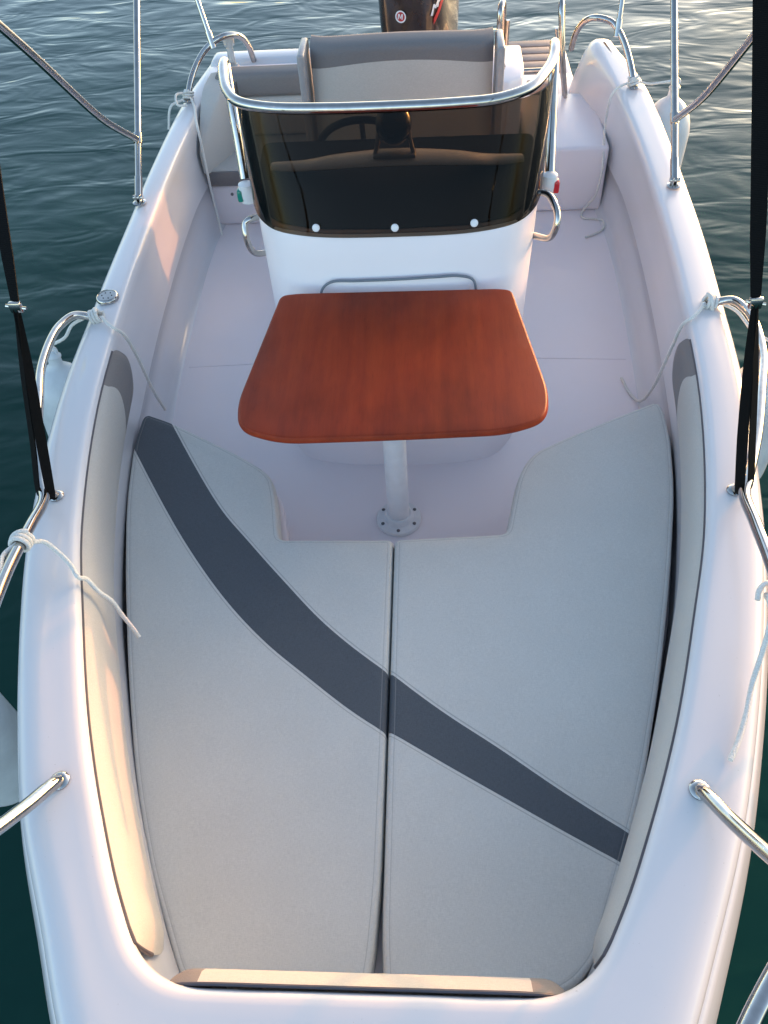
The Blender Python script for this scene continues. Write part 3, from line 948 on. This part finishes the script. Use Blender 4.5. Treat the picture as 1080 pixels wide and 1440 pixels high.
# ------------------------------------------------------------------ outboard motor
mot = empty('outboard_motor', (.07, 4.40, .2), 'black outboard motor behind the helm seat with a red and white round emblem', 'outboard motor')
MM = Matrix.Translation((.058, 4.42, 0)) @ Matrix.Rotation(math.radians(-16), 4, 'Z')
def cowl_ring(hw, hl, z, yo=0, e=3.2, n=56):
    out = []
    for i in range(n):
        a = 2 * math.pi * i / n
        c, s_ = math.cos(a), math.sin(a)
        out.append(MM @ Vector((hw * math.copysign(abs(c) ** (2 / e), c), yo + hl * math.copysign(abs(s_) ** (2 / e), s_), z)))
    return out
bm = bmesh.new()
V = loft(bm, [cowl_ring(*a) for a in ((.11, .18, .42, .05), (.145, .22, .50, .04), (.160, .245, .62, .02), (.166, .26, .76, .01), (.166, .265, .90, 0), (.160, .26, 1.02, 0), (.145, .24, 1.10, .01), (.11, .19, 1.145, .02), (.04, .08, 1.16, .03))], close_u=True)
bm.faces.new(V[-1]); bm.faces.new(V[0])
M['cowl'] = plain('black_gloss_cowl', (.030, .017, .014), .22, Coat_Weight=.5, Coat_Roughness=.05)
obj('cowling', bm, M['cowl'], mot, sharp=60)
bm = bmesh.new()
V = loft(bm, [cowl_ring(*a) for a in ((.03, .10, -.45, .10), (.06, .13, -.1, .08), (.08, .15, .2, .05), (.11, .18, .43, .05))], close_u=True)
bm.faces.new(V[-1]); bm.faces.new(V[0])
obj('leg', bm, M['black'], mot, sharp=60)
bm = bmesh.new(); box(bm, -.06, .18, 4.165, 4.30, .1, .52, .02, 2)
obj('bracket', bm, M['black'], mot)
# emblem on the front face: red disc, white ring and a white M
def front_pt(u, v, off): return MM @ Vector((u, -.2655 - off, v))
bm = bmesh.new()
def disc(bm, cx, cz, r0, r1, off, n=28):
    a = [bm.verts.new(front_pt(cx + r0 * math.cos(t), cz + r0 * math.sin(t), off)) for t in np.linspace(0, 2 * math.pi, n, endpoint=False)] if r0 else None
    b = [bm.verts.new(front_pt(cx + r1 * math.cos(t), cz + r1 * math.sin(t), off)) for t in np.linspace(0, 2 * math.pi, n, endpoint=False)]
    if a:
        for i in range(n): bm.faces.new((a[i], a[(i + 1) % n], b[(i + 1) % n], b[i]))
    else: bm.faces.new(b)
def poly(bm, pts, off):
    bm.faces.new([bm.verts.new(front_pt(u, v, off)) for u, v in pts])
EX, EZ = -.012, .818
disc(bm, EX, EZ, 0, .020, .0010)
em = obj('emblem', bm, M['redpaint'], mot)
bm = bmesh.new(); disc(bm, EX, EZ, .020, .026, .0012)
def q(pts): poly(bm, [(EX + u * .001, EZ + v * .001) for u, v in pts], .0020)
q([(-15, -11), (-10, -11), (-6, 12), (-11, 12)]); q([(-9, 12), (-4, 12), (1, -6), (-2, -9)]); q([(-2, -9), (1, -6), (10, 12), (5, 12)][::1]); q([(6, 12), (12, 12), (9, -11), (4, -11)])
obj('emblem_ring', bm, M['whitepaint'], em)
# decal on the starboard side of the cowl: red slash and tilted white letters
def side_pt(u, v, off):
    """u along the motor, v height on the starboard face"""
    hw, hl, e = .1662, .262, 3.2
    t = max(-1, min(1, u / hl)); x = hw * (1 - abs(t) ** e) ** (1 / e)
    return MM @ Vector((x + off, u, v))
def strip(bm, pts, off, n=10):
    """a quad strip between two poly-lines laid on the side of the cowl"""
    A, B = pts
    for k in range(n):
        t0, t1 = k / n, (k + 1) / n
        f = lambda L, t: (L[0][0] + (L[1][0] - L[0][0]) * t, L[0][1] + (L[1][1] - L[0][1]) * t)
        vv = [f(A, t0), f(A, t1), f(B, t1), f(B, t0)]
        bm.faces.new([bm.verts.new(side_pt(a, b, off)) for a, b in vv])
bm = bmesh.new()
strip(bm, (((-.215, .775), (-.05, .97)), ((-.215, .800), (-.05, 1.02))), .0012)
obj('red_slash', bm, M['redpaint'], mot)
bm = bmesh.new()
LET = {'M': [((0, 0), (0, 1)), ((0, 1), (.5, .3)), ((.5, .3), (1, 1)), ((1, 1), (1, 0))], 'E': [((0, 0), (0, 1)), ((0, 1), (.8, 1)), ((0, .5), (.7, .5)), ((0, 0), (.8, 0))],
       'R': [((0, 0), (0, 1)), ((0, 1), (.8, .9)), ((.8, .9), (.8, .6)), ((.8, .6), (0, .5)), ((.3, .5), (.85, 0))]}
px = -.225; pz = .815
for i, ch in enumerate('MER'):
    ox, oz = px + i * .040, pz + i * .047
    for (a, b), (c, d) in LET[ch]:
        def tr(u, v): return (ox + .032 * u + .012 * v, oz + .028 * u + .045 * v)
        A, B = tr(a, b), tr(c, d)
        dv = Vector((B[0] - A[0], B[1] - A[1])); nn = Vector((-dv.y, dv.x)).normalized() * .0042
        strip(bm, (((A[0] + nn.x, A[1] + nn.y), (B[0] + nn.x, B[1] + nn.y)), ((A[0] - nn.x, A[1] - nn.y), (B[0] - nn.x, B[1] - nn.y))), .0020, 3)
obj('side_lettering', bm, M['whitepaint'], mot)

# ------------------------------------------------------------------ bimini frame
bim = empty('bimini_frame', (0, 2.81, .69), 'polished steel bimini frame hinged on both gunwales and leaning aft', 'bimini frame')
TOPZ = 2.05
for s in (-1, 1):
    foot = Vector((s * .981, 2.806, Zg(2.806) + .004))
    fork = Vector((s * .985, 2.985, .842))
    d = (Vector((s * .985, 3.37, 1.17)) - fork).normalized()
    bm = bmesh.new()
    start = foot + Vector((0, .028, .036))
    endp = fork + d * 2.0
    tube(bm, [start, fork, fork.lerp(endp, .5), endp], .0125, 14, raw=True)
    mp = obj('main_pole', bm, M['chrome'], bim)
    bm = bmesh.new()
    lathe(bm, [(.025, 0), (.025, .004), (.016, .008)], Matrix.Translation(foot), 20)
    for off in (-.007, .007): box(bm, foot.x + off - .003, foot.x + off + .003, foot.y - .010, foot.y + .012, foot.z + .004, foot.z + .032, .002, 2)
    tube(bm, [foot + Vector((-.018, .002, .022)), foot + Vector((.018, .002, .022))], .0085, 10, raw=True)
    tube(bm, [foot + Vector((0, .004, .016)), start + (fork - start).normalized() * .05], .0148, 12, raw=True)
    obj('hinge', bm, M['chrome'], mp)
    bm = bmesh.new()
    sl = fork + (fork - start).normalized() * -.012
    tube(bm, [sl, sl + d * .036], .0165, 14, raw=True)
    tube(bm, [fork + Vector((s * -.0, -.012, .01)), fork + Vector((0, -.04, .03))], .010, 10, raw=True)
    obj('clamp', bm, M['chrome'], mp)
    bm = bmesh.new()
    bend = [fork + Vector((0, -.018, .014)), Vector((s * .985, 2.80, .975)), Vector((s * .985, 2.735, 1.025)), Vector((s * .985, 2.66, 1.09)), Vector((s * .985, 2.41, 1.335)), Vector((s * .985, 1.90, 1.84)), Vector((s * .90, 1.70, 2.05)), Vector((s * .75, 1.66, 2.10)), Vector((0, 1.64, 2.13))]
    tube(bm, bend, .0125, 14)
    obj('front_bow', bm, M['chrome'], bim)
    # rear support standing on the stern arch
    top = Vector((s * .905, 3.81, .845)) if s > 0 else Vector((-.850, 3.845, .858))
    bm = bmesh.new()
    far = Vector((s * .96, 4.15, 1.55)) if s > 0 else Vector((-1.02, 4.08, 1.50))
    tube(bm, [top, top.lerp(far, .5), far], .011, 12, raw=True)
    tube(bm, [top - (far - top).normalized() * .02, top + (far - top).normalized() * .045], .0145, 12, raw=True)
    obj('rear_support', bm, M['chrome'], bim)

# ------------------------------------------------------------------ straps
def ribbon(bm, pts, widths, wdir, th=.0016, sub=6):
    P = catmull(pts, sub); n = len(P)
    W = np.interp(np.linspace(0, 1, n), np.linspace(0, 1, len(widths)), widths)
    rows = []
    for i, p in enumerate(P):
        t = (P[min(i + 1, n - 1)] - P[max(i - 1, 0)]).normalized()
        wd = wdir(i / (n - 1)); wd = (wd - t * wd.dot(t)).normalized(); nn = t.cross(wd)
        w2 = W[i] / 2
        rows.append([p + wd * w2 + nn * th, p - wd * w2 + nn * th, p - wd * w2 - nn * th, p + wd * w2 - nn * th])
    V = loft(bm, rows, close_u=True); bm.faces.new(V[0]); bm.faces.new(V[-1])
for s, ln in ((-1, 'port'), (1, 'starboard')):
    bot = Vector((s * .826, 1.262, .790)); buckle = Vector((s * .752, 1.370, 1.225)) if s > 0 else Vector((-.738, 1.362, 1.262))
    topp = Vector((.68, 1.86, 1.95)) if s > 0 else Vector((-.835, 1.90, 1.72))
    e = empty('tension_strap', bot, f'black webbing strap running up from the {ln} bow rail', 'strap', 'bimini tension straps')
    bm = bmesh.new()
    dirw = lambda t: Vector((1, .15 * s, .05))
    ribbon(bm, [buckle, buckle.lerp(topp, .3) + Vector((s * .004, 0, 0)), topp], [.019, .030, .034, .034, .034] if s > 0 else [.017, .026, .028, .028, .028], dirw)
    obj('upper_webbing', bm, M['web'], e)
    bm = bmesh.new()
    for q_, sg in ((-.010, -1), (.010, 1)):
        ribbon(bm, [buckle, buckle.lerp(bot, .3) + Vector((q_ * .7, 0, 0)), buckle.lerp(bot, .7) + Vector((q_ * 1.05, 0, 0)), bot + Vector((q_ * 1.2, .004 * sg, .0)), bot + Vector((q_ * .8, .002 * sg, -.016))], [.014, .020, .024, .022, .020], lambda t: Vector((1, sg * .9, .0)))
    obj('lower_loop', bm, M['web'], e)
    bm = bmesh.new()
    box(bm, buckle.x - .013, buckle.x + .013, buckle.y - .006, buckle.y + .006, buckle.z - .012, buckle.z + .012, .003, 2)
    tube(bm, [buckle + Vector((-.020, 0, .004)), buckle + Vector((.020, 0, -.004))], .0035, 8, raw=True)
    obj('buckle', bm, M['chrome'], e)

# ------------------------------------------------------------------ fenders and their lines
M['fender'] = plain('white_vinyl', (.60, .62, .63), .38, bump=.15, bscale=30)
def fender(p, r, h, label, tilt=(0, 0, 1)):
    bm = bmesh.new()
    Mx = aim(p, tilt)
    prof = [(0, -h)] + [(r * math.sin(a) , -h + .55 * r - .55 * r * math.cos(a)) for a in np.linspace(.15, math.pi / 2, 10)]
    prof += [(r, -h * .3), (r, h * .3)]
    prof += [(max(.024, r * math.sqrt(1 - .97 * (a / 1.35) ** 2)), h * .3 + h * .58 * (a / 1.35)) for a in np.linspace(.05, 1.35, 14)]
    prof += [(.022, h * .92), (.020, h * 1.0), (.024, h * 1.01), (.024, h * 1.03), (.017, h * 1.06), (.011, h * 1.10), (0, h * 1.10)]
    lathe(bm, prof, Mx, 36)
    tp = Mx @ Vector((0, 0, h * 1.09))
    ring = [Mx @ Vector((.014 * math.cos(a), 0, h * 1.10 + .014 * math.sin(a))) for a in np.linspace(0, 2 * math.pi, 16, endpoint=False)]
    tube(bm, ring, .006, 8, closed=True, raw=True)
    o = obj('fender', bm, M['fender'], None, sharp=60)
    tag(o, label, 'fender', 'fenders hung along the hull')
    return Mx @ Vector((0, 0, h * 1.13))
def knot(bm, c, axis, r=.016, rr=.0048, turns=3):
    """a clove-hitch like bundle round a rail"""
    A = aim(c, axis)
    pts = []
    n = 22 * turns
    for i in range(n + 1):
        a = 2 * math.pi * turns * i / n
        pts.append(A @ Vector(((r + rr * .9) * math.cos(a), (r + rr * .9) * math.sin(a), (i / n - .5) * turns * rr * 2.05)))
    tube(bm, pts, rr, 8, raw=True)
    x = [A @ Vector((r * 1.55 * math.cos(a), r * 1.55 * math.sin(a), (.9 * (a - .8)) * rr * 2)) for a in np.linspace(-.6, 2.2, 10)]
    tube(bm, x, rr, 8, raw=True)
def line(label, knot_at, axis, tail, pendant=None, rr=.0053, kr=.0145, turns=3, extra=None):
    bm = bmesh.new()
    knot(bm, knot_at, axis, kr, rr, turns)
    if tail: tube(bm, [p for p in tail], rr, 8, sub=7)
    if pendant: tube(bm, pendant, rr, 8, sub=6)
    if extra: tube(bm, extra, rr, 8, sub=6)
    o = obj('fender_line', bm, M['rope'], None, sharp=80)
    tag(o, label, 'rope', 'fender lines tied to the rails')
    return o

t1 = fender((-1.135, 2.02, .34), .098, .24, 'pale fender outside the port gunwale below the black strap', (.05, .12, 1))
line('thin white line tied at the port rail end, its tail falling towards the sunpad', (-.938, 2.066, .722), (1, .1, .25),
     [(-.915, 2.055, .728), (-.894, 2.030, .725), (-.866, 2.005, .722), (-.852, 2.02, .690), (-.850, 2.050, .60), (-.852, 2.075, .48), (-.850, 2.09, .38), (-.848, 2.12, .275)],
     [(-.965, 2.068, .722), (-1.02, 2.055, .70), (-1.055, 2.045, .66), t1 + Vector((0, 0, .01)), t1], kr=.0150)
t2 = fender((-.985, .80, .46), .100, .26, 'pale fender at the left edge beside the port bow')
line('white line knotted on the port bow rail, tail lying over the beige bolster', (-.797, 1.075, .850), (.1, 1, -.2),
     [(-.785, 1.080, .838), (-.766, 1.095, .822), (-.735, 1.080, .803), (-.700, 1.050, .794), (-.675, 1.020, .789), (-.668, 1.032, .765), (-.650, 1.022, .733), (-.628, 1.020, .69), (-.618, 1.012, .655), (-.600, 1.000, .605), (-.590, .990, .585)],
     [(-.800, .96, .880), (-.830, .93, .86), (-.90, .86, .80), t2], extra=[(-.80, 1.06, .86), (-.818, 1.03, .862), (-.80, .975, .878), (-.795, .955, .875)])
t3 = fender((1.125, 1.93, .37), .100, .26, 'pale fender outside the starboard gunwale behind the black strap')
line('thin white line tied at the starboard rail end, its tail reaching the cockpit floor', (.938, 2.066, .722), (-1, .1, .25),
     [(.915, 2.050, .728), (.895, 2.015, .727), (.868, 1.99, .722), (.855, 2.005, .69), (.853, 2.03, .60), (.850, 2.06, .48), (.850, 2.10, .36), (.845, 2.17, .235), (.835, 2.205, .212), (.820, 2.25, .208), (.805, 2.325, .208)],
     [(.965, 2.068, .722), (1.02, 2.05, .70), (1.07, 2.0, .66), t3])
line('white line knotted on the starboard bow rail, tail lying on the white gunwale', (.776, .895, .888), (-.1, 1, -.2),
     [(.765, .885, .875), (.752, .845, .850), (.738, .81, .826), (.715, .76, .803), (.690, .70, .800), (.662, .645, .799), (.640, .610, .801)],
     [(.80, .88, .87), (.86, .84, .80), (.92, .80, .70)], extra=[(.776, .91, .89), (.76, .93, .893), (.742, .915, .89), (.735, .895, .885)])
t5 = fender((1.135, 3.62, .40), .105, .27, 'pale fender outside the starboard quarter behind the steel pole', (.05, .1, 1))
line('white line tied to the starboard stern arch, tail hanging down to the cockpit floor', (.972, 3.655, .705), (-.2, .6, 1),
     [(.955, 3.65, .700), (.925, 3.64, .695), (.890, 3.605, .692), (.868, 3.575, .675), (.862, 3.57, .60), (.860, 3.54, .53), (.858, 3.47, .42), (.845, 3.46, .30), (.815, 3.49, .225), (.796, 3.47, .208), (.800, 3.43, .207), (.845, 3.42, .207), (.882, 3.405, .207), (.878, 3.34, .207), (.84, 3.30, .207), (.79, 3.27, .207)],
     [(.99, 3.66, .70), (1.04, 3.655, .69), (1.09, 3.64, .70), t5])
line('white line tied to the port stern arch, tail hanging beside the aft bench', (-.963, 3.695, .705), (.2, .6, 1),
     [(-.945, 3.665, .700), (-.915, 3.58, .695), (-.892, 3.48, .690), (-.878, 3.43, .66), (-.876, 3.42, .58), (-.872, 3.40, .50), (-.876, 3.41, .40), (-.868, 3.39, .31), (-.855, 3.35, .22)],
     [(-.98, 3.66, .70), (-1.03, 3.62, .69), (-1.06, 3.60, .60)], extra=[(-.97, 3.70, .71), (-1.0, 3.64, .73), (-.985, 3.58, .71), (-.955, 3.60, .70)])

# small dark screw heads set in the deck
bpy.context.view_layer.update()
